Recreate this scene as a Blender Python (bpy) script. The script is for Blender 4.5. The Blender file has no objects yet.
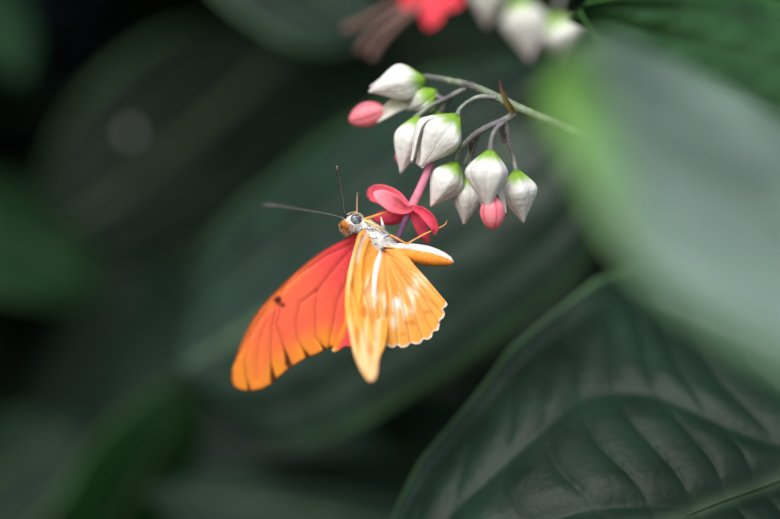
import bpy, bmesh, math, random
import numpy as np
from mathutils import Vector, Matrix, noise as mnoise
from mathutils.geometry import delaunay_2d_cdt

random.seed(7); rng = np.random.default_rng(7)
R = math.radians
scene = bpy.context.scene
COL = scene.collection

# ------------------------------------------------------------------ camera
D0 = 472.0            # mm from the lens to the butterfly
PX = 0.2178           # mm covered by one photograph pixel at that distance
EYE = 1.20            # camera height in metres
cam_d = bpy.data.cameras.new('camera'); cam = bpy.data.objects.new('camera', cam_d); COL.objects.link(cam)
cam.location = (0, -D0/1000, EYE); cam.rotation_euler = (R(90), 0, 0)
cam_d.sensor_width = 36; cam_d.lens = 100; cam_d.clip_start = 0.01; cam_d.clip_end = 5000
cam_d.dof.use_dof = True; cam_d.dof.focus_distance = D0/1000 - 0.001; cam_d.dof.aperture_fstop = 3.1
scene.camera = cam

# ------------------------------------------------------------------ sky, sun, exposure
SUN_EL, SUN_AZ = 44, 196      # degrees; azimuth clockwise from +Y, so the sun stands high behind the camera
w = bpy.data.worlds.new('World'); scene.world = w; w.use_nodes = True
nt = w.node_tree
sky = nt.nodes.new('ShaderNodeTexSky'); sky.sky_type = 'NISHITA'; sky.sun_disc = False
sky.sun_elevation = R(SUN_EL); sky.sun_rotation = R(SUN_AZ)
sky.air_density = 1.6; sky.dust_density = 2.0; sky.ozone_density = 1.0
bg = nt.nodes['Background']; bg.inputs['Strength'].default_value = 0.13
nt.links.new(sky.outputs['Color'], bg.inputs['Color'])
sd = bpy.data.lights.new('sun', 'SUN'); sun = bpy.data.objects.new('sun', sd); COL.objects.link(sun)
sd.energy = 1.5; sd.angle = R(28); sd.color = (1, 1, 1)
az, el = R(SUN_AZ), R(SUN_EL)
sv = Vector((math.sin(az)*math.cos(el), math.cos(az)*math.cos(el), math.sin(el)))
sun.rotation_euler = sv.to_track_quat('Z', 'Y').to_euler(); sun.location = (0, -1, 4)
scene.view_settings.view_transform = 'Standard'; scene.view_settings.look = 'None'
scene.view_settings.gamma = 1; scene.view_settings.use_curve_mapping = False
scene.view_settings.exposure = 0.95
scene.render.engine = 'CYCLES'
scene.cycles.use_denoising = True
scene.cycles.max_bounces = 8; scene.cycles.sample_clamp_indirect = 6

# ------------------------------------------------------------------ helpers
def P(x, y, d=0.0):
    """photograph pixel + millimetres behind (+) or before (-) the butterfly -> world point (m)"""
    k = PX*(D0+d)/D0/1000
    return Vector(((x-390)*k, d/1000, EYE-(y-259.5)*k))
def mm(px, d=0.0): return px*PX*(D0+d)/D0/1000

def tag(o, label=None, cat=None, group=None, kind=None):
    if label: o['label'] = label
    if cat: o['category'] = cat
    if group: o['group'] = group
    if kind: o['kind'] = kind
    return o
def thing(name, label, cat, loc, group=None):
    o = bpy.data.objects.new(name, None); COL.objects.link(o); o.location = loc; o.empty_display_size = .01
    bpy.context.view_layer.update()
    return tag(o, label, cat, group)
def link(name, me, mats, parent=None, smooth=True):
    o = bpy.data.objects.new(name, me); COL.objects.link(o)
    for m in (mats if isinstance(mats, (list, tuple)) else [mats]): me.materials.append(m)
    if smooth: me.polygons.foreach_set('use_smooth', [True]*len(me.polygons))
    if parent is not None:
        o.parent = parent
        p = parent; off = Vector()
        while p is not None: off += p.location; p = p.parent
        o.location = -off
    return o
class MB:
    """collects vertices, faces and a pigment per vertex"""
    def __init__(s): s.v = []; s.f = []; s.c = []
    def add(s, vs, fs, cs):
        b = len(s.v); s.v += [tuple(q) for q in vs]; s.f += [tuple(i+b for i in f) for f in fs]
        s.c += [tuple(q) for q in cs]
    def build(s, name, mat, parent=None, thick=0, sub=0, smooth=True):
        me = bpy.data.meshes.new(name); me.from_pydata(s.v, [], s.f); me.update()
        a = me.color_attributes.new('Col', 'FLOAT_COLOR', 'POINT')
        a.data.foreach_set('color', np.array([(c[0], c[1], c[2], 1) for c in s.c], dtype=np.float32).ravel())
        o = link(name, me, mat, parent, smooth)
        if thick:
            m = o.modifiers.new('thickness', 'SOLIDIFY'); m.thickness = thick; m.offset = 0
        if sub:
            m = o.modifiers.new('smooth', 'SUBSURF'); m.levels = m.render_levels = sub
        return o
def lerp(a, b, t): return tuple(a[i]+(b[i]-a[i])*t for i in range(3))
def sstep(a, b, x):
    t = min(1, max(0, (x-a)/(b-a))) if a != b else float(x > a); return t*t*(3-2*t)
def srgb(r, g, b): return tuple(((c/255+.055)/1.055)**2.4 if c > 10 else c/255/12.92 for c in (r, g, b))
def spline(pts, n):
    """Catmull-Rom through points of any dimension -> n samples (numpy)"""
    p = np.array(pts, float); k = len(p)
    p = np.vstack([2*p[0]-p[1], p, 2*p[-1]-p[-2]])
    out = []
    for u in np.linspace(0, k-1, n):
        i = min(int(u), k-2); t = u-i; a, b, c, d = p[i:i+4]
        out.append(.5*((2*b)+(-a+c)*t+(2*a-5*b+4*c-d)*t*t+(-a+3*b-3*c+d)*t**3))
    return np.array(out)
def interp(tab, t):
    xs, ys = zip(*tab); return float(np.interp(t, xs, ys))
def tube(mb, pts, radii, col, nseg=8, n=None, cap=True, colf=None, flat=1.0):
    """pts: list of Vector (m), radii in m; swept with a parallel frame"""
    if n:
        q = spline([list(p)+[r] for p, r in zip(pts, radii)], n)
        pts = [Vector(a[:3]) for a in q]; radii = [max(1e-6, a[3]) for a in q]
    vs, fs, cs = [], [], []
    nrm = None
    for i, p in enumerate(pts):
        t = (pts[min(i+1, len(pts)-1)]-pts[max(i-1, 0)]).normalized()
        if nrm is None:
            nrm = t.cross(Vector((0, 1, 0)))
            if nrm.length < .1: nrm = t.cross(Vector((1, 0, 0)))
        nrm = (nrm-t*nrm.dot(t)).normalized(); bn = t.cross(nrm)
        for k in range(nseg):
            a = 2*math.pi*k/nseg
            o = nrm*math.cos(a)+bn*math.sin(a)*flat
            vs.append(p+o*radii[i]); cs.append(colf(i/(len(pts)-1), o, vs[-1]) if colf else col)
    m = len(pts)
    for i in range(m-1):
        for k in range(nseg):
            fs.append((i*nseg+k, i*nseg+(k+1) % nseg, (i+1)*nseg+(k+1) % nseg, (i+1)*nseg+k))
    if cap:
        fs.append(tuple(range(nseg-1, -1, -1))); fs.append(tuple((m-1)*nseg+k for k in range(nseg)))
    mb.add(vs, fs, cs)
def ptube(mb, pp, radii_px, col, n=24, nseg=8, **kw):
    tube(mb, [P(*p) for p in pp], [mm(r, p[2]) for p, r in zip(pp, radii_px)], col, nseg, n, **kw)

# ------------------------------------------------------------------ materials
def pigment_mat(name, rough=.5, spec=.5, transl=0.0, noise_scale=400, noise_amt=.12, bump=0.0, bump_scale=900, coat=0.0, sheen=0.0, transl_tint=None, ior=1.5, cells=0):
    m = bpy.data.materials.new(name); m.use_nodes = True; t = m.node_tree; N = t.nodes; L = t.links
    b = N['Principled BSDF']; out = N['Material Output']
    at = N.new('ShaderNodeAttribute'); at.attribute_name = 'Col'
    tc = N.new('ShaderNodeTexCoord')
    nz = N.new('ShaderNodeTexNoise'); nz.inputs['Scale'].default_value = noise_scale; nz.inputs['Detail'].default_value = 5
    L.new(tc.outputs['Object'], nz.inputs['Vector'])
    mr = N.new('ShaderNodeMapRange'); mr.inputs['From Min'].default_value = .3; mr.inputs['From Max'].default_value = .7
    mr.inputs['To Min'].default_value = 1-noise_amt; mr.inputs['To Max'].default_value = 1+noise_amt
    L.new(nz.outputs['Fac'], mr.inputs['Value'])
    mx = N.new('ShaderNodeMix'); mx.data_type = 'RGBA'; mx.blend_type = 'MULTIPLY'; mx.inputs['Factor'].default_value = 1
    L.new(at.outputs['Color'], mx.inputs['A']); L.new(mr.outputs['Result'], mx.inputs['B'])
    colr = mx.outputs['Result']
    L.new(colr, b.inputs['Base Color'])
    b.inputs['Roughness'].default_value = rough; b.inputs['Specular IOR Level'].default_value = spec; b.inputs['IOR'].default_value = ior
    b.inputs['Coat Weight'].default_value = coat; b.inputs['Coat Roughness'].default_value = rough*.6
    b.inputs['Sheen Weight'].default_value = sheen
    if bump:
        n2 = N.new('ShaderNodeTexNoise'); n2.inputs['Scale'].default_value = bump_scale; n2.inputs['Detail'].default_value = 3
        L.new(tc.outputs['Object'], n2.inputs['Vector'])
        bp = N.new('ShaderNodeBump'); bp.inputs['Strength'].default_value = bump; bp.inputs['Distance'].default_value = .0004
        hgt = n2.outputs['Fac']
        if cells:      # fine net of veins
            vo = N.new('ShaderNodeTexVoronoi'); vo.feature = 'DISTANCE_TO_EDGE'; vo.inputs['Scale'].default_value = cells; L.new(tc.outputs['Object'], vo.inputs['Vector'])
            vm = N.new('ShaderNodeMapRange'); vm.inputs['From Max'].default_value = .25; vm.inputs['To Max'].default_value = .35; L.new(vo.outputs['Distance'], vm.inputs['Value'])
            ad = N.new('ShaderNodeMath'); ad.operation = 'ADD'; L.new(hgt, ad.inputs[0]); L.new(vm.outputs['Result'], ad.inputs[1]); hgt = ad.outputs[0]
        L.new(hgt, bp.inputs['Height']); L.new(bp.outputs['Normal'], b.inputs['Normal'])
    if transl:
        tr = N.new('ShaderNodeBsdfTranslucent'); ms = N.new('ShaderNodeMixShader'); ms.inputs['Fac'].default_value = transl
        if transl_tint:
            tm = N.new('ShaderNodeMix'); tm.data_type = 'RGBA'; tm.blend_type = 'MULTIPLY'; tm.inputs['Factor'].default_value = 1
            L.new(colr, tm.inputs['A']); tm.inputs['B'].default_value = (*transl_tint, 1); L.new(tm.outputs['Result'], tr.inputs['Color'])
        else: L.new(colr, tr.inputs['Color'])
        L.new(b.outputs['BSDF'], ms.inputs[1]); L.new(tr.outputs['BSDF'], ms.inputs[2]); L.new(ms.outputs['Shader'], out.inputs['Surface'])
    return m
M_wing = pigment_mat('wing_scales', rough=.7, spec=.10, transl=.24, noise_scale=1600, noise_amt=.06, bump=.45, bump_scale=4200)
M_body = pigment_mat('body_scales', rough=.7, spec=.25, noise_scale=1500, noise_amt=.15, bump=.3, bump_scale=3000)
M_fur = pigment_mat('fur', rough=.6, spec=.2, transl=.4, noise_scale=800, noise_amt=.15)
M_eye = pigment_mat('eye', rough=.25, spec=.5, noise_scale=600, noise_amt=.1)
M_chitin = pigment_mat('chitin', rough=.35, spec=.5, noise_scale=600, noise_amt=.15)
M_calyx = pigment_mat('calyx', rough=.6, spec=.15, transl=.42, noise_scale=700, noise_amt=.06, bump=.5, bump_scale=900)
M_petal = pigment_mat('petal', rough=.6, spec=.15, transl=.32, noise_scale=500, noise_amt=.12, bump=.2, bump_scale=900)
M_stem = pigment_mat('stem', rough=.6, spec=.35, noise_scale=500, noise_amt=.3, bump=.6, bump_scale=1200)
M_leaf = pigment_mat('glossy_leaf', rough=.44, spec=.18, transl=.12, noise_scale=70, noise_amt=.28, bump=.35, bump_scale=380, transl_tint=(1.2, 1.7, .5))
M_leaf3 = pigment_mat('matt_leaf', rough=.55, spec=.07, transl=.1, noise_scale=60, noise_amt=.28, transl_tint=(1.2, 1.7, .5))
M_leaf4 = pigment_mat('quilted_leaf', rough=.46, spec=.13, cells=330, transl=.1, noise_scale=70, noise_amt=.28, bump=.3, bump_scale=380, transl_tint=(1.2, 1.7, .5))
M_leaf2 = pigment_mat('waxy_leaf', rough=.32, spec=.40, transl=.18, noise_scale=22, noise_amt=.4, bump=.25, bump_scale=260, coat=.1, transl_tint=(1.2, 1.7, .5))
M_mass = pigment_mat('deep_foliage', rough=.5, spec=.3, transl=.1, noise_scale=12, noise_amt=.4, transl_tint=(1.2, 1.6, .5))
M_soil = pigment_mat('soil', rough=.9, spec=.2, noise_scale=9, noise_amt=.4, bump=1, bump_scale=60)

# ------------------------------------------------------------------ the ground
g = MB(); S = 1500
g.add([(-S, -S, 0), (S, -S, 0), (S, S, 0), (-S, S, 0)], [(0, 1, 2, 3)], [(.035, .026, .018)]*4)
tag(g.build('ground', M_soil), 'dark bare soil under the plants', 'ground', kind='structure')

# ------------------------------------------------------------------ leaves
def leaf(name, label, cat, axis, width, up, mat, base=(.022, .052, .03), rib=(.09, .14, .07), edge=(.08, .16, .06),
         shape=None, camber=.12, side=(.36, .70), tert=11, quilt=.018, valley=.03, nu=90, nv=70, fold=0.0, petiole=None, group=None, wave=.02, tip=None, edge_w=.035, ribr=.010, tipc=None, side_rib=.2):
    """axis: (px,py,d) from leaf base to tip; width: half width in px at the widest place"""
    shape = shape or [(0, .0), (.04, .30), (.12, .62), (.25, .90), (.4, 1), (.55, .97), (.7, .80), (.83, .52), (.93, .24), (1, .01)]
    ax = spline([list(P(*a)) for a in axis], nu)
    L = sum(np.linalg.norm(ax[i+1]-ax[i]) for i in range(nu-1))
    dm = sum(a[2] for a in axis)/len(axis); W = mm(width, dm)
    up = Vector(up).normalized()
    ts = np.linspace(0, 1, nu); ss = np.linspace(-1, 1, nv)
    xs_, ys_ = zip(*shape)
    hw = np.interp(ts, xs_, ys_); ker = np.ones(5)/5
    hwp = np.pad(hw, 2, mode='edge'); hws = np.convolve(hwp, ker, 'valid'); hws[0] = hw[0]; hws[-1] = hw[-1]
    vs, cs, fs = [], [], []
    seed = random.random()*50; side_ = [q if isinstance(q, tuple) else (-.3, q) for q in side]
    for i, t in enumerate(ts):
        p = Vector(ax[i]); tg = Vector(ax[min(i+1, nu-1)]-ax[max(i-1, 0)]).normalized()
        n = (up-tg*up.dot(tg)).normalized(); sd_ = tg.cross(n)
        for s in ss:
            a = abs(s)
            h = -camber*W*a*a + fold*W*a
            h += wave*W*math.sin(t*9+seed+s*2)*a*a
            h -= valley*W*(math.exp(-(s/.05)**2))
            sq = [q*sstep(t0, t0+.38, t) for t0, q in side_]
            for q in sq: h -= valley*.8*W*math.exp(-((a-q)/.045)**2)*min(1, 6*(1-t))
            # ladder veins between the long veins: quilted pads
            ph = (t*tert + a*1.3 + .35*math.sin(seed+a*7))
            fr = ph-math.floor(ph); pad = (abs(math.sin(math.pi*fr)))**.4
            band = 1.0
            for q in [0]+sq: band = min(band, abs(a-q)/.13)
            band = min(1, band)
            amp = min(1, 5*t, 5*(1-t))*min(1, (1-a)*7)
            h += quilt*W*pad*band*amp
            h += .006*W*mnoise.noise(Vector((t*9+seed, s*6, seed)))
            vs.append(p+sd_*(s*W*hws[i])+n*h)
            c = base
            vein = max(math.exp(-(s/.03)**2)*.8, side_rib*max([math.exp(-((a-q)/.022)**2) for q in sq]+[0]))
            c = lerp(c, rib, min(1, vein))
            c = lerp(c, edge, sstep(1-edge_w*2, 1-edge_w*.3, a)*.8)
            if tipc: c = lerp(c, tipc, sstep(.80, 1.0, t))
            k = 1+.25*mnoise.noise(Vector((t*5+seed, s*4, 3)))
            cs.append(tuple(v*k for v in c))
    for i in range(nu-1):
        for j in range(nv-1):
            fs.append((i*nv+j, i*nv+j+1, (i+1)*nv+j+1, (i+1)*nv+j))
    root = thing(name, label, cat, Vector(ax[0]), group)
    mb = MB(); mb.add(vs, fs, cs); mb.build('blade', mat, root, thick=.0005)
    # raised midrib under and along the blade
    mb = MB(); mid = []
    for i in range(0, nu, 3):
        tg = Vector(ax[min(i+1, nu-1)]-ax[max(i-1, 0)]).normalized(); n = (up-tg*up.dot(tg)).normalized()
        mid.append(Vector(ax[i])-n*(valley*W))
    tube(mb, mid, [W*ribr*(1-.85*i/len(mid)) for i in range(len(mid))], rib, 6)
    mb.build('midrib', mat, root)
    if petiole:
        mb = MB(); pts = [Vector(ax[0])] + [P(*q) for q in petiole]
        tube(mb, pts, [W*.016+.0004]*len(pts), rib, 8, 20)
        mb.build('petiole', M_stem, root)
    return root

G_A = (.012, .027, .019); G_SHEEN = (.15, .205, .175)  # near leaf's base: pale sky sheen put into its colour
leaf('broad_leaf', 'broad grey green leaf directly behind the orange butterfly', 'leaf',
     [(640, 50, 100), (515, 145, 92), (380, 238, 98), (262, 318, 108), (172, 372, 116)], 148, (-.15, -.93, .36), M_leaf,
     base=G_A, shape=[(0, .0), (.05, .36), (.15, .68), (.3, .93), (.5, 1), (.7, .97), (.82, .85), (.91, .62), (.97, .33), (1, .02)],
     tert=9, quilt=.014, valley=.012, camber=.25, edge=(.045, .10, .035), edge_w=.045, petiole=[(680, 40, 110), (800, 140, 160), (860, 500, 220)])
leaf('broad_leaf', 'large dark quilted leaf with pale rim filling the lower right corner', 'leaf',
     [(1010, 375, 30), (880, 435, 19), (780, 478, 10), (700, 508, 4), (600, 555, -2), (450, 650, -4), (340, 730, -2)], 318, (-.30, -.84, .46), M_leaf4,
     base=(.010, .023, .0145), side_rib=.0, rib=(.05, .08, .045), shape=[(0, 0), (.03, .40), (.08, .74), (.16, .95), (.27, 1.03), (.42, .98), (.6, .86), (.76, .68), (.88, .42), (.95, .22), (1, .01)],
     tert=15, quilt=.021, valley=.010, camber=.12, nu=240, nv=180, edge_w=.012, edge=(.10, .19, .09), side=((.20, .60), (.02, .90), (.45, .35)), petiole=[(1080, 370, 60), (1150, 600, 120)])
leaf('broad_leaf', 'leaf close to the lens with pale sky sheen in its colour, blurred at the right edge', 'leaf',
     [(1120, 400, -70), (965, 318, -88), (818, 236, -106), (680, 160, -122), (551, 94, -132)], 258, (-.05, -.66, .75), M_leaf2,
     shape=[(0, .0), (.04, .30), (.12, .62), (.25, .90), (.4, 1), (.58, 1), (.72, .92), (.84, .74), (.93, .46), (1, .02)], tipc=(.12, .28, .03), edge=(.10, .21, .07), edge_w=.07,  # tip and edge: green glow through the blade, put into the colour
     base=G_SHEEN, tert=8, quilt=.02, valley=.03, camber=.07, petiole=[(1130, 540, -40), (1200, 800, -20)])
leaf('broad_leaf', 'bright rimmed green leaf at the top right, its tip over the white background buds', 'leaf',
     [(960, 128, 66), (860, 126, 55), (760, 106, 44), (660, 70, 36), (569, 20, 30)], 124, (-.1, -.84, .52), M_leaf,
     base=(.022, .066, .022), edge=(.05, .15, .03), rib=(.07, .11, .07), wave=.05, tert=8, quilt=.03, valley=.016, camber=.12, fold=.35, petiole=[(1020, 140, 90), (1100, 420, 140)])
leaf('broad_leaf', 'shaded leaf hanging down from the top edge, left of the red background flower', 'leaf',
     [(180, -150, 150), (240, -70, 150), (300, -20, 150), (350, 12, 150), (385, 34, 150)], 75, (.1, -.8, .6), M_leaf,
     base=G_A, tert=7, petiole=[(150, -220, 160), (150, -300, 220)])

# ------------------------------------------------------------------ butterfly
bf = thing('butterfly', 'orange butterfly with hanging wings clinging to the open red flower', 'butterfly', P(378, 240, 0))
def seg_arr(Q, poly):
    p = np.array(poly, float); bd = np.full(len(Q), 1e9); bt = np.zeros(len(Q)); k = len(p)-1
    for i in range(k):
        ab = p[i+1]-p[i]; t = np.clip(((Q-p[i])@ab)/max(float(ab@ab), 1e-9), 0, 1)
        d = np.hypot(*(Q-p[i]-t[:, None]*ab).T); m = d < bd
        bd[m] = d[m]; bt[m] = (i+t[m])/k
    return bd, bt
CUR = {'Q': None, 'i': 0, 'c': {}}
def seg_dist(px, py, poly):
    key = tuple(poly); c = CUR['c']
    if key not in c: c[key] = seg_arr(CUR['Q'], poly)
    d, t = c[key]; return float(d[CUR['i']]), float(t[CUR['i']])
def wing(name, outline, ctrl, colour, step=1.0, no=220, ripple=None):
    out = spline(outline+[outline[0]], no)[:-1]
    x0, y0 = out.min(0); x1, y1 = out.max(0)
    gx, gy = [], []
    for r, y in enumerate(np.arange(y0, y1, step*.87)):
        xs = np.arange(x0+(step*.5 if r % 2 else 0), x1, step); gx.append(xs); gy.append(np.full(len(xs), y))
    G = np.stack([np.concatenate(gx), np.concatenate(gy)], 1); ins = np.zeros(len(G), bool); j = len(out)-1
    for i in range(len(out)):
        (xi, yi), (xj, yj) = out[i], out[j]
        if yi != yj: ins ^= ((yi > G[:, 1]) != (yj > G[:, 1])) & (G[:, 0] < (xj-xi)*(G[:, 1]-yi)/(yj-yi)+xi)
        j = i
    closed = np.vstack([out, out[:1]]); G = G[ins]; G = G[seg_arr(G, closed)[0] > step*.55]
    pts = [Vector((float(a), float(b))) for a, b in out]; n = len(pts); pts += [Vector((float(a), float(b))) for a, b in G]
    vs, es, fs, *_ = delaunay_2d_cdt(pts, [(i, (i+1) % n) for i in range(n)], [], 1, 1e-4)
    c = np.array(ctrl, float); X = c[:, 0]-350; Y = c[:, 1]-300
    A = np.stack([np.ones_like(X), X, Y, X*X, X*Y, Y*Y], 1)
    k = np.linalg.solve(A.T@A+np.diag([1e-6, 1e-3, 1e-3, 20, 20, 20]), A.T@c[:, 2])
    V, C = [], []
    CUR.update(Q=np.array([(v.x, v.y) for v in vs]), c={})
    for i_, v in enumerate(vs):
        CUR['i'] = i_
        X, Y = v.x-350, v.y-300
        d = float(k@np.array([1, X, Y, X*X, X*Y, Y*Y]))
        if ripple: d += ripple(v.x, v.y)
        V.append(P(v.x, v.y, d)); C.append(colour(v.x, v.y, closed))
    mb = MB(); mb.add(V, fs, C)
    return mb.build(name, M_wing, bf, thick=.00012)
def veins_colour(c, x, y, veins, col, wd, amt=.8):
    for v in veins:
        poly, a0 = v[0], (v[1] if len(v) > 1 else 1)
        d, t = seg_dist(x, y, poly)
        if d < wd*3: c = lerp(c, col, amt*a0*math.exp(-(d/wd)**2))
    return c
def vein_ripple(veins, amp=.25, wd=2.5):
    return lambda x, y: sum(amp*math.exp(-(seg_dist(x, y, v[0])[0]/wd)**2) for v in veins)

# far forewing, bright upper side
FW = [(356, 232), (345, 239), (335, 244), (322, 251.5), (310, 260), (298, 270), (286, 281), (274, 293), (262, 306), (253, 319), (245, 334), (239, 348),
      (235, 361), (232, 372), (231.5, 380), (234, 386), (240, 389.5), (246, 390.8), (250, 390.2), (254, 390.6), (262, 388.8), (270, 384.5), (274, 381), (278, 377.8), (282, 374.3),
      (285, 371.5), (289, 368), (293, 365.6), (300, 361.5), (304, 359), (308, 357), (314, 355), (320, 352.5), (326, 349.3), (332, 346), (338, 344), (347, 338), (356, 318), (362, 290), (366, 262), (364, 240)]
FWV = [([(351, 244), (327, 255), (302, 272), (285, 287), (277, 301)],), ([(351, 249), (333, 270), (317, 291), (300, 303), (296, 320), (297, 340), (307, 355)], .75),
       ([(317, 291), (315, 310), (316, 338), (325, 349)], .75), ([(352, 262), (348, 278), (337, 301), (334, 320), (330, 338), (329, 347)], .8),
       ([(280, 303), (279, 315), (276, 325), (281, 339), (286, 354), (288, 363)], 1), ([(277, 301), (275, 312), (272, 325), (271, 346), (271, 364), (273, 379)], .8),
       ([(277, 301), (262, 318), (250, 338), (245, 360), (246, 375), (249, 388)], .45), ([(268, 318), (260, 340), (257, 365), (258, 380)], .25),
       ([(296, 272), (270, 303), (252, 330), (240, 355)], .35)]
c_red, c_mid, c_or, c_dk = (.80, .07, .085), (.97, .165, .085), (.97, .36, .035), (.06, .012, .008)
def col_fw(x, y, out):
    t = math.hypot(x-352, y-240)/190
    e, _ = seg_dist(x, y, FW[:13])                     # distance to the leading edge
    m, _ = seg_dist(x, y, FW[13:34])                   # distance to the outer edge
    c = lerp(c_red, c_mid, sstep(.05, .5, t+.0035*(350-x)*.35))
    o = max(sstep(.55, 1.0, t), 1-sstep(6, 34, m), .55*(1-sstep(2, 14, e))*sstep(.15, .5, t))
    o *= .8+.3*mnoise.noise(Vector((x*.06, y*.03, 1)))
    c = lerp(c, c_or, min(1, max(0, o)))
    c = veins_colour(c, x, y, FWV, (.30, .035, .02), .6, .75)
    # black wedges where the veins meet the outer edge
    for vi, wmax, ln in ((6, 2.2, 16), (5, 4.6, 20), (4, 5.2, 26), (1, 3.8, 13), (2, 3.0, 10), (3, 2.6, 9), (7, 1.4, 9)):
        d, tv = seg_dist(x, y, FWV[vi][0]); k_ = max(0, 1-m/ln)
        if k_ > 0 and tv > .5: c = lerp(c, c_dk, .92*(1-sstep(wmax*k_**1.6*.7, wmax*k_**1.6+.5, d)))
    c = lerp(c, c_dk, .75*(1-sstep(.6, 1.8, m+.5*mnoise.noise(Vector((x*.2, y*.2, 0))))))
    c = lerp(c, (.20, .025, .012), .8*(1-sstep(.7, 2.0, e)))
    # black cell spot
    q = ((x-278.5)*.85+(y-300.5)*.35)/4.6, (-(x-278.5)*.45+(y-300.5)*.8)/4.4
    d = math.hypot(*q)+.35*mnoise.noise(Vector((x*.25, y*.25, 5)))
    c = lerp(c, c_dk, .9*(1-sstep(.45, 1.15, d)))
    d = math.hypot((x-283)/2.6, (y-305)/3); c = lerp(c, c_dk, .8*(1-sstep(.6, 1.1, d)))
    return c
wing('forewing', FW, [(352, 238, 3), (300, 268, 6), (250, 325, 11), (232, 380, 15), (290, 360, 11), (330, 345, 8), (360, 290, 4), (290, 310, 8.5), (320, 300, 6)],
     col_fw, 1.0, 260, vein_ripple(FWV, .22, 2.2))
# far hindwing peeping out between the forewings
HW2 = [(358, 262), (350, 290), (346, 312), (340, 333), (333, 347), (332, 351), (335, 352.5), (340, 350), (345, 346.5), (350, 347), (356, 346), (362, 350), (372, 345), (376, 320), (374, 285), (368, 262)]
def col_hw2(x, y, out):
    d, _ = seg_dist(x, y, HW2[:7]); c = lerp((.9, .30, .035), (.92, .11, .11), sstep(2.5, 7, d))
    return lerp(c, (.85, .55, .25), .8*(1-sstep(1, 4, math.hypot(x-334, y-351))))
wing('hindwing', HW2, [(360, 262, 2.5), (346, 312, 4.5), (334, 351, 6), (356, 346, 5), (372, 330, 3), (370, 270, 1)], col_hw2, 1.4, 120)

# near forewing, pale underside, its tip leaning towards the lens
NF = [(364, 229), (358, 235), (354.5, 246), (351, 259), (348, 271), (346, 284), (345, 297), (345.5, 312), (348.5, 328), (351.5, 344), (355, 357), (360, 368), (366, 377.5), (370.5, 381), (375, 378.5),
      (377.5, 371), (378.5, 362), (381, 354), (385, 345), (388, 325), (388, 300), (388, 275), (388, 256), (384, 246), (374, 238)]
NFV = [([(362, 235), (357, 250), (354, 268), (351, 285), (350, 305)], .9), ([(369, 241), (364, 256), (362, 272), (363, 288), (360, 304)], 1), ([(363, 288), (367, 303), (371, 320), (374, 340)], .7),
       ([(350, 283), (355, 300), (359, 320), (366, 345), (370, 365)], .5), ([(351, 305), (353, 325), (358, 350)], .4), ([(366, 290), (372, 275), (376, 262)], .6)]
def col_nf(x, y, out):
    c_y, c_cream, c_brn = (.97, .42, .10), (.97, .61, .31), (.60, .17, .02)
    c = lerp(c_y, (.95, .40, .05), .5+.5*mnoise.noise(Vector((x*.15, y*.04, 9))))
    st = sstep(.05, .45, mnoise.noise(Vector((x*.17, y*.022, 21)))+.35*sstep(300, 345, y))
    c = lerp(c, c_cream, .85*st)
    c = lerp(c, c_cream, .45*sstep(335, 372, y))
    for (bx, by, rx, ry, a) in ((364, 311, 4.5, 9, .8), (352.5, 284, 3, 9, .6), (357, 335, 4, 13, .55), (372, 318, 4, 10, .4), (371, 350, 4, 8, .35)):
        d = math.hypot((x-bx)/rx, (y-by)/ry)+.3*mnoise.noise(Vector((x*.2, y*.1, 2))); c = lerp(c, c_brn, a*(1-sstep(.45, 1.1, d)))
    c = lerp(c, (.95, .88, .78), .75*math.exp(-(seg_dist(x, y, [(368, 232), (361, 243), (357, 262)])[0]/2.0)**2)*(1-sstep(250, 275, y)))
    c = veins_colour(c, x, y, NFV, (.45, .14, .02), .75, .8)
    return c
wing('forewing', NF, [(366, 231, -2.0), (352, 258, -4.5), (345, 298, -8), (352, 345, -15), (370, 381, -25), (381, 354, -16), (387, 300, -3.0), (386, 256, -1.6), (365, 300, -7.5), (368, 345, -14.5)],
     col_nf, .9, 200, vein_ripple(NFV, -.3, 2.2))

# near hindwing, pale underside with scalloped white-edged margin
HWm = [(447, 303), (446.5, 306.5), (443.5, 309), (445, 313), (443.5, 318), (440.5, 320.5), (439.5, 326), (438, 330.5), (433.5, 332), (431.5, 337.5), (427.5, 340), (423.5, 339.5), (420.5, 343.5), (415.5, 344.5),
       (411, 343.5), (406.5, 347), (401, 347.8), (397.5, 345.5), (393, 348), (389.5, 347), (387, 345.5)]
HW = [(381, 249), (386, 246.5), (394, 247), (401, 249.5), (408, 257), (415, 265.5), (424, 275.5), (433, 286), (440.5, 295)] + HWm + \
     [(384, 347), (381.5, 340), (377.5, 325), (373, 305), (371.2, 288), (372.5, 272), (376, 259)]
ends = [(446, 305), (442.5, 314.5), (439, 323.5), (433, 333), (423.5, 340.5), (411, 344.5), (398, 346.5), (386, 346)]
HWV = [([(383, 250), ((383+ex)/2+4, (250+ey)/2-3), (ex, ey)],) for ex, ey in ends] + [([(383, 250), (379, 275), (378, 305), (381, 335)],)]
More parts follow.
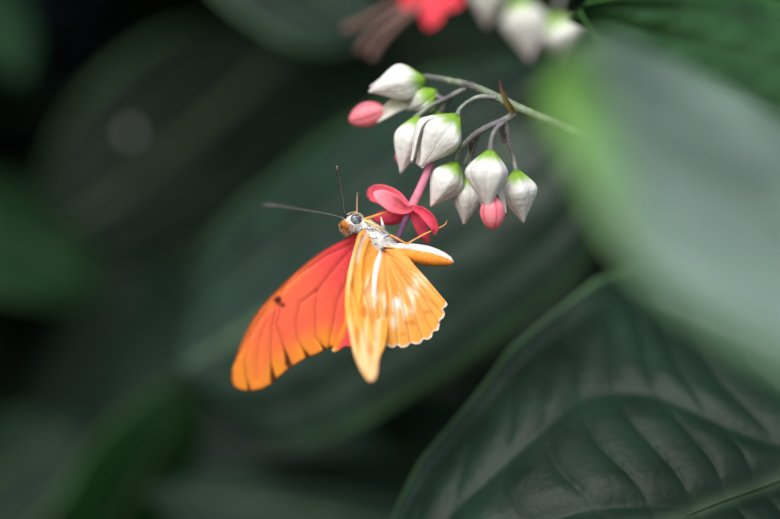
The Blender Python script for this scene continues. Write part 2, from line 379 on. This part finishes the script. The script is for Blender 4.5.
def col_hw(x, y, out):
    r = math.hypot(x-383, y-250)
    m, mt = seg_dist(x, y, HWm)
    R_ = r+m; t = r/max(1, R_)
    ang = math.atan2(y-250, x-383)
    n = mnoise.noise
    c = lerp((.97, .46, .12), (.97, .36, .065), sstep(-.1, .5, n(Vector((ang*9, t*2, 3)))))
    # cream streaks through the middle of the cells
    cell = n(Vector((ang*11, 4.2, .5))); st = sstep(.44, .54, t+.10*cell)*(1-sstep(.64, .74, t+.12*cell))
    st *= sstep(-.15, .2, n(Vector((ang*7, t*3.0, 8))))
    c = lerp(c, (.96, .80, .56), .9*st)
    d = math.hypot((x-396)/5, (y-303)/7); c = lerp(c, (.97, .93, .86), .85*(1-sstep(.3, 1.1, d)))
    d = math.hypot((x-383)/4, (y-328)/14); c = lerp(c, (.96, .80, .58), .8*(1-sstep(.3, 1.1, d)))
    d = math.hypot((x-394)/5, (y-322)/9); c = lerp(c, (.96, .84, .66), .75*(1-sstep(.3, 1.1, d)))
    for bx, by, rx, ry in ((411, 323, 7, 4), (388, 312, 4, 6), (428, 312, 6, 3.5), (402, 334, 6, 3)):
        d = math.hypot((x-bx)/rx, (y-by)/ry)+.4*n(Vector((x*.2, y*.2, 6))); c = lerp(c, (.72, .23, .02), .6*(1-sstep(.4, 1.1, d)))
    c = lerp(c, (.95, .46, .06), .45*(1-sstep(8, 18, m)))
    # white base stripe along the inner margin
    sd_, tt = seg_dist(x, y, [(381.5, 249), (377.8, 261), (374.6, 277), (373.6, 296)])
    c = lerp(c, (.95, .93, .9), .95*(1-sstep(2.2, 3.4, sd_+2.6*abs(tt-.4)**1.6)))
    d, tt = seg_dist(x, y, [(396, 250), (420, 278), (441, 300)]); c = lerp(c, (.95, .55, .14), .6*math.exp(-(d/2.2)**2))
    d, tt = seg_dist(x, y, [(390, 256), (410, 285), (437, 306)]); c = lerp(c, (.78, .24, .02), .55*math.exp(-(d/1.6)**2))
    c = veins_colour(c, x, y, HWV, (.42, .17, .06), .5, .62*sstep(.1, .45, t))
    c = lerp(c, (.95, .92, .88), .9*(1-sstep(1.0, 2.6, m))*(.75+.25*math.sin(mt*60)))
    d = min(math.hypot(x-a, y-b) for a, b in ((444, 312), (439, 322), (443.5, 309.5))); c = lerp(c, (.07, .06, .06), .55*(1-sstep(.6, 2.2, d)))
    return c
wing('hindwing', HW, [(382, 249, -3.0), (401, 250, -2.6), (424, 275, -2.5), (446, 304, -2), (438, 330, -4), (411, 344, -6), (386, 346, -8.5), (374, 300, -8.5), (376, 265, -5.5), (400, 300, -4.6)],
     col_hw, .8, 300, vein_ripple(HWV, .22, 1.8))

# body: one continuous surface from face to tail
spine = [(340.5, 226, -.3, 1.2), (343, 224.5, -.3, 4), (348, 223.5, -.3, 6.6), (354, 222.5, -.2, 7.6), (359.5, 224, 0, 7.4), (365, 227.5, 0, 9.4), (372, 234, 0, 11.5), (379, 241, 0, 11.5), (385, 246, 0, 9.2), (391, 249.3, -.2, 7.2),
         (399, 251, -.3, 7.8), (410, 252.6, -.3, 9.2), (422, 254.6, -.3, 9.9), (433, 257, -.3, 9.2), (443, 259.4, -.3, 7.0), (450, 261.6, -.3, 4.0), (454, 263, -.3, .8)]
def col_body(t, o, p):
    x = p.x*1000/PX+390; up = o.z; n = mnoise.noise(p*1400)
    white, orange = (.80, .79, .76), (.95, .32, .04)
    if t < .26:
        c = lerp((.62, .20, .03), (.80, .72, .60), sstep(.10, .17, t+.05*up)); c = lerp(c, (.10, .05, .02), .5*sstep(-.1, .4, n))
    elif t < .60:
        c = lerp(white, (.60, .62, .66), .5*sstep(0, .5, n))
        if abs(n) < .035: c = (.10, .09, .10)
    else: c = white
    if t > .56:
        k = sstep(-.02, .16, up+.12*n-.30); a = lerp(orange, white, k)
        a = lerp(a, (.65, .16, .02), .45*math.exp(-((up-.28)/.10)**2))
        if (t*60) % 3 < .4: a = lerp(a, (.50, .22, .10), .35)
        c = lerp(c, a, sstep(.56, .63, t))
    if t > .975: c = lerp(c, (.30, .14, .10), .8)
    return c
mb = MB(); ptube(mb, [s[:3] for s in spine], [s[3] for s in spine], None, n=160, nseg=40, colf=col_body)
mb.build('body', M_body, bf)
# fur: white on the thorax, orange on the face
def hairs(name, spots, n, ln, cols, lean, seedv):
    mb = MB(); rr = random.Random(seedv)
    for _ in range(n):
        i = rr.random()*(len(spots)-1); k = int(i); f = i-k
        a, b = spots[k], spots[min(k+1, len(spots)-1)]
        x, y, d, r = [a[j]+(b[j]-a[j])*f for j in range(4)]
        th = rr.uniform(0, 2*math.pi); tg = (P(b[0], b[1], b[2])-P(a[0], a[1], a[2]));
        tg = tg.normalized() if tg.length > 1e-7 else Vector((1, 0, 0))
        u = tg.cross(Vector((0, 1, 0))).normalized(); v = tg.cross(u)
        o = u*math.cos(th)+v*math.sin(th)
        p = P(x, y, d)+o*mm(r*.97)
        dr = (o*(1-lean)+tg*lean*1.2+Vector((rr.gauss(0, .25), rr.gauss(0, .25), rr.gauss(0, .25)))).normalized()
        l = mm(ln*rr.uniform(.4, 1.2)); wd = mm(rr.uniform(.10, .2)); c = rr.choice(cols)
        e1 = dr.cross(Vector((rr.random(), rr.random(), rr.random()))).normalized(); e2 = dr.cross(e1)
        tip = p+dr*l+Vector((0, 0, -l*.2)); vs = [p+e1*wd, p-e1*wd*.5+e2*wd*.86, p-e1*wd*.5-e2*wd*.86, tip]
        mb.add(vs, [(0, 1, 3), (1, 2, 3), (2, 0, 3)], [c]*4)
    return mb.build(name, M_fur, bf, smooth=False)
W1 = [(.95, .95, .94), (.94, .93, .92), (.88, .88, .9), (.95, .92, .88)]
hairs('thorax_fur', [s for s in spine[4:10]], 5200, 3.8, W1, .7, 1)
hairs('abdomen_fur', [(x, y-1.2, d, r*.86) for x, y, d, r in spine[9:16]], 2600, 1.6, [(.86, .85, .82), (.9, .6, .35), (.85, .32, .06)], .8, 4)
hairs('head_fur', [s for s in spine[1:2]]+[(345, 226, -1, 5.5), (347, 230, -1, 4.5), (350, 234, -1, 3)], 1000, 2.6, [(.75, .26, .03), (.55, .15, .02), (.85, .40, .08), (.12, .05, .02), (.85, .8, .7)], .2, 2)
hairs('head_fur', [(349, 217, -1, 3.5), (353, 213.5, -1, 1.5), (357, 213.5, -1, 1.5), (361, 217, -1.2, 2)], 420, 2.2, [(.9, .8, .6), (.85, .5, .15), (.9, .88, .85)], .5, 6)
hairs('head_fur', [(350, 226, -1.6, 2.5), (355, 228, -1.8, 2.5), (361, 227, -1.6, 2.5)], 500, 3.0, W1+[(.15, .10, .08)], .5, 7)
hairs('head_fur', [s for s in spine[3:5]], 700, 3.6, W1+[(.75, .3, .05)], .6, 3)
# eye: grey ball with dark flecks and a dark rim
mb = MB(); ec = P(356, 219.5, -1.55); er = mm(5.7)
vs, fs, cs = [], [], []
for i in range(25):
    ph = math.pi*i/24
    for j in range(36):
        th = 2*math.pi*j/36; v = Vector((math.sin(ph)*math.cos(th), -math.cos(ph), math.sin(ph)*math.sin(th)))
        q = v.copy(); q.x *= 1.0; q.z *= .92; q.y *= .55
        vs.append(ec+q*er); n = mnoise.noise(v*3.4)
        c = lerp((.20, .24, .28), (.012, .012, .015), sstep(-.05, .12, n)); c = lerp(c, (.03, .025, .03), sstep(1.12, 1.4, ph)); cs.append(c)
for i in range(24):
    for j in range(36): fs.append((i*36+j, i*36+(j+1) % 36, (i+1)*36+(j+1) % 36, (i+1)*36+j))
mb.add(vs, fs, cs); mb.build('eye', M_eye, bf)
# dark seams on the thorax where legs and wings join
mb = MB()
for pl in ([(369, 237, -3), (373, 238.6, -3.2), (378, 238, -3.1)], [(383, 238, -2.7), (388, 236, -2.4), (392, 235.5, -2)], [(380, 249, -3.4), (384, 247.6, -3.5), (390, 248.5, -2.9), (396, 249, -2.4)], [(360, 230, -2.4), (366, 229.3, -2.8), (376, 229.5, -2.7)]):
    ptube(mb, pl, [.35]+[.6]*(len(pl)-2)+[.3], (.03, .028, .03), n=12, nseg=5)
for q in ((382, 250, -3.6, 1.3), (385, 252, -3.6, 1.0), (381, 253.5, -3.6, .9), (384.5, 248.5, -3.7, .9)):
    ptube(mb, [(q[0]-q[3], q[1], q[2]), (q[0], q[1]+.3, q[2]-.15), (q[0]+q[3], q[1]+.2, q[2])], [.3, q[3]*.7, .3], (.02, .02, .022), n=7, nseg=6)
mb.build('dark_marking', M_chitin, bf)
# antennae
def antenna(pp, rad, c0, c1, tipc):
    mb = MB()
    def cf(t, o, p): return lerp(lerp(c0, c1, t), tipc, sstep(.955, .985, t))
    ptube(mb, pp, rad, None, n=44, nseg=8, colf=cf); return mb.build('antenna', M_chitin, bf)
antenna([(346.5, 219, -1), (345, 214, -1), (343.5, 204, -.6), (341.5, 190, 0), (339.5, 179, .4), (338.2, 173, .6), (337.4, 169.5, .7), (337, 166, .7)], [1, 1, .85, .8, .95, 1.6, 1.9, .7], (.012, .012, .012), (.02, .013, .01), (.55, .17, .03))
antenna([(346, 220, -1), (341, 217.3, -.6), (325, 213.5, 3), (300, 209.3, 9), (280, 206.2, 14), (270, 205.2, 16.5), (263, 205, 18)], [.8, .7, .6, .6, .8, 1.3, .6], (.10, .09, .085), (.16, .13, .13), (.2, .11, .10))
# legs, palp
def leg(pp, rad, col, name='leg'):
    mb = MB()
    def cf(t, o, p): return lerp(lerp(col, tuple(v*.45 for v in col), .6*sstep(.2, .6, mnoise.noise(p*900))), tuple(v*.35 for v in col), sstep(.88, 1, t)*.8)
    ptube(mb, pp, rad, None, n=40, nseg=8, colf=cf); return mb.build(name, M_chitin, bf)
OR = (.74, .27, .05)
leg([(365, 219, -1.5), (378, 215, -2.5), (389, 211.5, -3), (398, 208.5, -3)], [1.5, 1.3, 1.0, .7], OR)
leg([(364, 220, -2), (371, 223, -3), (378, 227, -3), (383, 231, -2)], [1.2, 1.4, 1.2, 1], (.88, .55, .18))
leg([(384, 231, -2), (382.5, 224, -3), (380.8, 216.5, -3.2)], [1.8, 1.5, .5], (.86, .80, .74))
leg([(390, 235, -2), (397, 238.5, -3), (404, 242.5, -3.2), (407.5, 243.6, -3.2), (412, 241, -3.0), (424, 234.5, -2.6), (435, 229.5, -2.2), (441, 227.2, -1.6), (445.5, 224, -1.2), (447, 220.5, -1)], [1.3, 1.2, 1.0, 1.0, .9, .95, .85, .75, .6, .4], OR)
leg([(357, 213.5, 0), (357, 205, 1.5), (357.3, 192, 3)], [.8, .65, .3], (.50, .25, .12), 'leg')

# ------------------------------------------------------------------ flower sprays
def frame(b, t):
    z = (t-b).normalized(); x = z.cross(Vector((0, 1, 0)))
    if x.length < .05: x = z.cross(Vector((1, 0, 0)))
    x.normalize(); return x, z.cross(x), z
PROF = [(0, .13), (.05, .26), (.14, .52), (.25, .80), (.34, .96), (.41, 1.0), (.50, .93), (.62, .74), (.75, .49), (.88, .23), (.96, .08), (1, .015)]
def bud(parent, base, tip, width, roll=0, opens=None, blush=.25, seed=0, name='bud', green=.16):
    """base, tip: (px,py,d); width px; opens: dict lobe -> outward opening; returns the object"""
    B, T = P(*base), P(*tip); X, Y, Z = frame(B, T); L = (T-B).length; r0 = mm(width/2*.95, base[2]); opens = opens or {}
    mb = MB(); NT, NS = 46, 25; rr = random.Random(seed); bend = (X*rr.uniform(-1, 1)+Y*rr.uniform(-1, 1))*L*.06
    for k in range(5):
        th0 = roll+k*2*math.pi/5; op = opens.get(k, .0); vs, fs, cs = [], [], []
        wob = rr.uniform(-.05, .05); lf = rr.uniform(.97, 1.02)
        for i in range(NT):
            t = i/(NT-1); r = r0*interp(PROF, t)*(1+wob)
            for j in range(NS):
                s = -1+2*j/(NS-1)
                th = th0+s*math.pi/5*1.04*(1-.35*op*t)
                keel = 1+.12*(1-abs(s))**1.3-.03*abs(s)
                rad = r*keel+op*r0*1.2*t*t+ (.00008 if k % 2 else 0)
                d = X*math.cos(th)+Y*math.sin(th)
                vs.append(B+Z*(L*t*lf)+d*rad*(1+.025*mnoise.noise(Vector((s*3+k*5, t*6, seed+9))))+bend*math.sin(math.pi*t))
                n = mnoise.noise(Vector((s*2+k, t*4, seed)))
                c = lerp((.90, .89, .87), (.87, .84, .81), .5+.5*n)
                v = max(0, math.cos(s*math.pi*3+.5*math.sin(t*5+k)))**16*.38*sstep(.1, .3, t)*(1-sstep(.75, .97, t))*(.6+.5*mnoise.noise(Vector((t*7, s*3, k+seed)))); c = lerp(c, (.58, .55, .50), max(0, v))
                sp_ = mnoise.noise(Vector((s*9+k*3, t*22, seed+3))); c = lerp(c, (.50, .38, .25), .5*sstep(.52, .7, sp_)*sstep(.25, .4, t))
                c = lerp(c, (.80, .45, .45), blush*sstep(.62, .98, t)*(.4+.6*abs(s)))
                gedge = green+.06*n+.05*(1-abs(s))
                c = lerp((.30, .52, .05), c, sstep(gedge*.55, gedge*1.7, t)); c = lerp((.16, .30, .06), c, sstep(.0, .09, t))
                cs.append(c)
        for i in range(NT-1):
            for j in range(NS-1): fs.append((i*NS+j, i*NS+j+1, (i+1)*NS+j+1, (i+1)*NS+j))
        mb.add(vs, fs, cs)
    return mb.build(name, M_calyx, parent, thick=.00025)
def globe(parent, base, tip, width, roll=0, name='corolla'):
    """a still closed coral corolla: ovoid of five overlapping petals"""
    B, T = P(*base), P(*tip); X, Y, Z = frame(B, T); L = (T-B).length; r0 = mm(width/2, base[2]); mb = MB(); NT, NS = 30, 60
    vs, fs, cs = [], [], []
    for i in range(NT):
        t = i/(NT-1); r = r0*max(.02, math.sin(math.pi*min(1, .04+t*.96))**.55)*(1-.06*t)
        for j in range(NS):
            th = 2*math.pi*j/NS+roll+.5*t; q = (th*5/(2*math.pi)) % 1; sm = min(q, 1-q)
            g_ = 1-.07*math.exp(-(sm/.05)**2)+.04*math.sin(math.pi*q)
            vs.append(B+Z*L*t+(X*math.cos(th)+Y*math.sin(th))*r*g_)
            c = lerp((.90, .23, .28), (.94, .40, .44), math.sin(math.pi*q)*(.5+.5*mnoise.noise(Vector((th, t*3, 2)))))
            c = lerp(c, (.50, .04, .07), .9*math.exp(-(sm/.04)**2)); cs.append(c)
    for i in range(NT-1):
        for j in range(NS): fs.append((i*NS+j, i*NS+(j+1) % NS, (i+1)*NS+(j+1) % NS, (i+1)*NS+j))
    mb.add(vs, fs, cs); return mb.build(name, M_petal, parent)
def ribbon(parent, name, pp, widths, mat, col, cup=.25, rolls=None, nu=40, nv=15, tipcol=None, edgecol=None, thick=.00013, wave=.10):
    """a petal, bract or flap: centre line in (px,py,d), half widths in px, roll in degrees about the line"""
    rolls = rolls or [0]*len(pp)
    q = spline([list(P(*p))+[mm(w, p[2]), r] for p, w, r in zip(pp, widths, rolls)], nu); vs, fs, cs = [], [], []
    sd_ = random.random()*9
    for i in range(nu):
        p = Vector(q[i, :3]); tg = Vector(q[min(i+1, nu-1), :3]-q[max(i-1, 0), :3]).normalized()
        s0 = tg.cross(Vector((0, -1, 0))).normalized(); n0 = s0.cross(tg); a = R(q[i, 4])
        sv_ = s0*math.cos(a)+n0*math.sin(a); nn = n0*math.cos(a)-s0*math.sin(a); W = max(1e-5, q[i, 3]); t = i/(nu-1)
        for j in range(nv):
            s = -1+2*j/(nv-1)
            vs.append(p+sv_*(s*W)+nn*(cup*W*(s*s-.4)+wave*W*math.sin(t*8+s*3+sd_)*abs(s)))
            c = lerp(col, tipcol, sstep(.2, 1, t)) if tipcol else col
            if edgecol: c = lerp(c, edgecol, sstep(.6, 1, abs(s)))
            v = max(0, math.cos(s*math.pi*3))**10*.15; cs.append(tuple(x*(1-v+.08*mnoise.noise(Vector((t*6, s*4, sd_)))) for x in c))
    for i in range(nu-1):
        for j in range(nv-1): fs.append((i*nv+j, i*nv+j+1, (i+1)*nv+j+1, (i+1)*nv+j))
    mb = MB(); mb.add(vs, fs, cs); return mb.build(name, mat, parent, thick=thick)
STEMS = []
def stem(parent, name, pp, rad, col=(.13, .14, .12), c2=None):
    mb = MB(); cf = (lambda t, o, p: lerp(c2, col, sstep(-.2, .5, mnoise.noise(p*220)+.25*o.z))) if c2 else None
    rr = random.Random(len(STEMS)); STEMS.append(name)
    ptube(mb, pp, [r*1.3*rr.uniform(.88, 1.14) for r in rad], col, n=60, nseg=12, colf=cf)
    nv_ = list(mb.v); c_ax = [sum((Vector(q) for q in nv_[k*12:k*12+12]), Vector())/12 for k in range(60)]
    for _ in range(int(9*sum((c_ax[k+1]-c_ax[k]).length for k in range(59))/mm(1))):
        k = rr.randrange(60); q = Vector(nv_[k*12+rr.randrange(12)]); o = (q-c_ax[k]).normalized(); q += (c_ax[min(k+1, 59)]-c_ax[k])*rr.random()
        o = (o+Vector((rr.gauss(0, .4), rr.gauss(0, .4), rr.gauss(0, .4)))).normalized(); e1 = o.orthogonal().normalized()*mm(.12); e2 = o.cross(e1)
        mb.add([q+e1, q-e1*.5+e2*.86, q-e1*.5-e2*.86, q+o*mm(rr.uniform(.5, 1.5))], [(0, 1, 3), (1, 2, 3), (2, 0, 3)], [(.30, .30, .27)]*4)
    return mb.build(name, M_stem, parent)

sp = thing('flower_spray', 'sharp arching flower spray of white buds with the butterfly on its open red flower', 'flower', P(700, 170, -5))
S1, S2 = (.22, .25, .20), (.13, .115, .125)
stem(sp, 'main_stem', [(905, 240, 10), (760, 196, -2), (660, 165, -8), (600, 143, -8), (560, 126, -6), (535, 115, -4), (516, 107, -2), (500, 99, 0), (484, 91, 2), (468, 85, 4), (448, 80.5, 7), (432, 77.5, 9), (424, 77, 10)],
     [4.4, 4.2, 3.8, 3.6, 3.4, 3.2, 3.2, 3.3, 2.8, 2.7, 2.1, 1.9, 2.2], (.17, .22, .13), (.10, .09, .09))
stem(sp, 'branch', [(516, 109, -2), (510, 117, -2.5), (500, 122, -3), (488, 127, -3), (476, 134, -2), (466, 143, 0), (459, 152, 2), (456, 160, 3)], [2.6, 2.5, 2.4, 2.4, 2.3, 2.2, 2.0, 2.2], S1, S2)
for pl in ([(497, 98, 0), (480, 97, 1), (468, 102, 1), (460, 109, 1), (457, 116, 1)], [(470, 87, 4), (456, 93, 6), (444, 99, 8), (434, 95, 9)], [(466, 89, 4), (450, 97, 6), (432, 105, 7), (421, 113, 7), (415, 118, 7)],
           [(504, 122, -3), (497, 128, -4), (492, 138, -5), (490.5, 151, -5)], [(505, 120, -3), (507, 132, -2), (510, 147, -1), (514, 160, 0), (516, 171, 0)], [(478, 134, -2), (474, 148, 2), (470, 162, 4), (468.5, 178, 5)],
           [(470, 139, -1), (471, 150, 4), (464, 164, 5)], [(452, 96, 6), (446, 104, 9), (441, 112, 10)], [(500, 124, -3), (503, 135, -1), (505, 142, 0)]):
    stem(sp, 'pedicel', pl, [1.9]+[1.65]*(len(pl)-2)+[2.2], S1, S2)
ribbon(sp, 'bract', [(514, 114, -4), (510, 107, -5), (505, 98, -5.5), (501, 88, -5), (499.5, 79, -4)], [2.4, 3.2, 2.6, 1.6, .3], M_petal, (.20, .15, .045), .7, [0, 15, 30, 40, 40], tipcol=(.09, .03, .025))
# buds, front ones last
b1 = bud(sp, (426, 80, 10), (369, 92, 11), 35, .3, {3: .25}, .1, 1)
globe(b1, (384, 109, 13), (349, 121, 14), 25, .4)
ribbon(b1, 'calyx_lobe', [(424, 88, 12), (408, 98, 12), (394, 106, 12), (383, 115, 12), (377, 122, 12)], [8, 9, 7, 4.5, .8], M_calyx, (.80, .80, .72), .4, tipcol=(.82, .76, .70))
bud(sp, (437, 91, 9), (408, 110, 12), 25, .9, None, .1, 2, green=.3)
bud(sp, (419, 116, 7), (401, 173, 6), 33, .2, None, .3, 3)
ribbon(sp, 'petal', [(402, 150, 8), (399, 156, 8), (398, 163, 7)], [2, 4, 1], M_petal, (.80, .22, .26), .3)
bud(sp, (442, 111, 10), (436, 128, 13), 14, .9, None, .1, 12, green=.5)
b3 = bud(sp, (458, 115, 1), (420, 167, 0), 45, .75, {2: .42, 3: .30}, .15, 4)
bud(sp, (457, 162, 3), (431, 206, 2), 34, .1, None, .45, 5, green=.2)
bud(sp, (468.5, 177, 5), (464, 224, 5), 31, .7, None, .15, 6)
bud(sp, (516, 170, 0), (524, 223, 1), 37, .35, None, .12, 7)
b6 = bud(sp, (490.5, 150, -5), (487, 208, -6), 41, .94, {0: .1}, .08, 8)
globe(b6, (492, 197, -4.5), (493.5, 230, -4.8), 25.5, .2)
ribbon(b6, 'calyx_lobe', [(481, 178, -1), (481.5, 195, -1), (483, 205, -2), (484, 212, -2.5)], [5, 3, 1.8, .5], M_calyx, (.84, .83, .78), .4)
ribbon(b6, 'calyx_lobe', [(500, 175, -1), (501, 192, -2), (503.5, 203, -3), (506, 213, -3.5)], [5, 3.2, 2.0, .5], M_calyx, (.84, .83, .78), .4)
# the open red flower hanging from the fourth bud
of = None
mb = MB(); ptube(mb, [(431, 163, 3), (426, 175, 2), (419.5, 190, 1), (413.5, 203, 0), (411, 209, 0)], [3.6, 3.9, 4.3, 4.8, 5.2], None, n=30, nseg=16, colf=lambda t, o, p: lerp((.60, .24, .34), (.78, .25, .33), t))
of = mb.build('open_flower', M_petal, sp)
mb = MB(); ptube(mb, [(411, 207, 1), (406, 219, 1.5), (401, 231, 2), (396.5, 242, 3)], [4.0, 3.4, 3.1, 2.4], None, n=24, nseg=12, colf=lambda t, o, p: lerp((.55, .17, .27), (.33, .17, .32), sstep(0, .5, t)))
mb.build('stamen', M_petal, of)
RD, RD2 = (.93, .17, .23), (.95, .34, .40)
ribbon(of, 'petal', [(412, 208, 0), (404, 206, 0), (393, 199, 1.5), (380, 194, 4), (371, 194, 6), (367, 195, 7)], [3, 7, 10, 9.5, 7, 1], M_petal, RD, .25, [10, 10, 5, 0, -5, -5], tipcol=(.82, .11, .16))
ribbon(of, 'petal', [(413, 208, -1), (404, 209.5, -2.5), (393, 204, -4), (381, 196, -4.2), (374, 192, -3.6)], [3, 5, 8.5, 7, 1.5], M_petal, RD, .3, [20, 5, -8, -15, -15], tipcol=RD2)
ribbon(of, 'petal', [(411, 210, 1), (402, 214, 2), (391, 217.5, 3), (380, 218, 5), (372, 217, 6)], [3, 7, 8.5, 6, 1], M_petal, (.80, .07, .13), -.25, [0, 10, 15, 15, 15])
ribbon(of, 'petal', [(414, 208, -1), (423, 212, -2.5), (430, 219, -3.2), (434.5, 228, -3), (434.5, 235, -2)], [3, 5, 5.4, 4, 1], M_petal, (.85, .09, .15), .35, [-20, -25, -20, 0, 10])
ribbon(of, 'petal', [(413, 210, 0), (417, 218, 1), (421, 228, 2), (425, 236, 3), (429, 243, 4)], [3, 5.6, 6, 5, 1.2], M_petal, (.84, .09, .15), -.3, [10, 10, 5, 0, 0])

# blurred spray behind the first, at the top
s2 = thing('flower_spray', 'blurred second spray at the top edge with a red flower and white buds', 'flower', P(500, -60, 72))
stem(s2, 'main_stem', [(760, -160, 110), (640, -90, 85), (560, -45, 76), (500, -35, 74), (440, -40, 76), (390, -45, 80)], [4, 4, 3.5, 3, 3, 2.5], S1, S2)
for a, b in (((560, -45, 76), (556, 14, 72)), ((520, -38, 75), (519, -2, 72)), ((490, -36, 74), (492, -32, 72)), ((440, -40, 76), (432, -26, 72))):
    stem(s2, 'pedicel', [a, ((a[0]+b[0])/2+5, (a[1]+b[1])/2, 74), b], [2, 1.6, 2], S1, S2)
bud(s2, (492, -34, 72), (487, 26, 72), 40, .2, None, .45, 21)
bx = bud(s2, (518, -4, 72), (530, 60, 72), 44, .5, None, .4, 22)
bud(s2, (552, 14, 72), (572, 68, 74), 42, .9, None, .1, 23)
mb = MB(); ptube(mb, [(428, -34, 72), (426, -18, 71), (428, -4, 70)], [4, 4.5, 5], (.7, .2, .25), n=16); o2 = mb.build('open_flower', M_petal, s2)
for pl, wd in (([(430, -8, 70), (420, -2, 69), (411, 1, 68), (401, -1, 68)], [4, 9, 11, 3]), ([(428, -8, 70), (432, 5, 68), (431, 16, 67), (428, 28, 67)], [4, 9, 11, 2]), ([(428, -8, 70), (441, -3, 69), (452, -1, 68), (463, -4, 68)], [4, 9, 11, 3]), ([(428, -4, 72), (424, -18, 74), (416, -30, 75)], [4, 12, 3])):
    ribbon(o2, 'petal', pl, wd, M_petal, (.86, .07, .10), .25)
for pl in ([(420, 0, 70), (396, 16, 68), (372, 34, 68), (360, 52, 70)], [(418, -2, 70), (392, 6, 69), (362, 22, 70), (345, 30, 72)], [(424, 2, 69), (400, 22, 66), (380, 44, 66), (372, 58, 67)]):
    mb = MB(); ptube(mb, pl, [3.4, 3.4, 3.2, 4.5], (.24, .14, .12), n=20); mb.build('stamen', M_petal, o2)

# ------------------------------------------------------------------ leaves of the dark background, one by one
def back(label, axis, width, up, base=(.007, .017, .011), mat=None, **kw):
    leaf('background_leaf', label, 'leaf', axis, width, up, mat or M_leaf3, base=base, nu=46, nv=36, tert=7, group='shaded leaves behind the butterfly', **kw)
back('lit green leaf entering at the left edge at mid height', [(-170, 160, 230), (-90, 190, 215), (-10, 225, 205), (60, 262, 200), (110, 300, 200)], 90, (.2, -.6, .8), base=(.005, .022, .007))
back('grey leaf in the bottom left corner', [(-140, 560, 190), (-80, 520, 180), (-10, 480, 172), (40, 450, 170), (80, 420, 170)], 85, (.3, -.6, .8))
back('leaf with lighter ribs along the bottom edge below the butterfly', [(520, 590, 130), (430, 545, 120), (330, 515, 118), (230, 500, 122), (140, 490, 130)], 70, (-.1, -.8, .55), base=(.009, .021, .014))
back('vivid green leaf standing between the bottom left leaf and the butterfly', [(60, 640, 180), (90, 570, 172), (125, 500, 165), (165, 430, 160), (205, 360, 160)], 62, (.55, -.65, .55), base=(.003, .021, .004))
back('wide dark leaf left of the butterfly with a small added ball as a glint on it', [(300, 40, 250), (240, 90, 235), (170, 150, 222), (90, 210, 215), (20, 250, 215)], 105, (.1, -.97, .15), base=(.003, .008, .005))
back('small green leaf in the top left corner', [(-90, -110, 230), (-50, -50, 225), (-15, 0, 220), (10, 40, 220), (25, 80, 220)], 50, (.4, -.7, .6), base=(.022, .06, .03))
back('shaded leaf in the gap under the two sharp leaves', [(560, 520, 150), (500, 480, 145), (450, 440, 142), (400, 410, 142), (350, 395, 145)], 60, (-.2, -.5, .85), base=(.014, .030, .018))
# added pale ball in place of a blurred light glint
mb = MB(); c0 = P(130, 133, 205); vs, fs, cs = [], [], []
for i in range(13):
    ph = math.pi*i/12
    for j in range(18):
        th = 2*math.pi*j/18; vs.append(c0+Vector((math.sin(ph)*math.cos(th)*.0016, math.cos(ph)*.0011, math.sin(ph)*math.sin(th)*.0021))); cs.append((.4, .42, .4))
for i in range(12):
    for j in range(18): fs.append((i*18+j, i*18+(j+1) % 18, (i+1)*18+(j+1) % 18, (i+1)*18+j))
mb.add(vs, fs, cs); tag(mb.build('glint_stand_in', M_calyx), 'tiny pale ball standing in for a light glint at upper left', 'bud')

# ------------------------------------------------------------------ masses of foliage far behind, and one added overhead for shade
def mass(name, label, n, boxm, size, base, kind='stuff'):
    mb = MB(); rr = random.Random(n)
    for _ in range(n):
        c = Vector([rr.uniform(*b) for b in boxm]); L = rr.uniform(*size); W = L*rr.uniform(.28, .4)
        t = Vector((rr.gauss(0, 1), rr.gauss(-.4, .6), rr.gauss(-.5, .6))).normalized()
        up = Vector((rr.gauss(0, .35), rr.gauss(-.5, .35), rr.gauss(.8, .3))); n_ = (up-t*up.dot(t)).normalized(); s_ = t.cross(n_)
        vs, fs, cs = [], [], []; k = rr.uniform(.6, 1.4); hue = rr.uniform(-.2, .2)
        for i in range(7):
            u = i/6; h = [0, .6, .95, 1, .8, .45, .02][i]
            for j in range(5):
                q = -1+j/2; vs.append(c+t*(L*(u-.5))+s_*(q*h*W)+n_*(-.18*W*q*q+.12*L*(1-(2*u-1)**2)+(-.04*W if j == 2 else 0)))
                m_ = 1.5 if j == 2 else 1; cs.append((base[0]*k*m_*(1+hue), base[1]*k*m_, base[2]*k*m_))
        for i in range(6):
            for j in range(4): fs.append((i*5+j, i*5+j+1, (i+1)*5+j+1, (i+1)*5+j))
        mb.add(vs, fs, cs)
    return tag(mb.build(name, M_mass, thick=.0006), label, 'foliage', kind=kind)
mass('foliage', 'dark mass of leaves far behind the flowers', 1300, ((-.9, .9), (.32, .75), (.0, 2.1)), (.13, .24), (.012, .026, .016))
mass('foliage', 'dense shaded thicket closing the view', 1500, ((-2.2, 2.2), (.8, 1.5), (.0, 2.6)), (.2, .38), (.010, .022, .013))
mass('foliage', 'added unseen leaf canopy to shade the background plants', 420, ((-1.2, 1.2), (.0, .9), (1.48, 1.95)), (.15, .28), (.02, .045, .025))  # added out of view to keep sky light off the background leaves
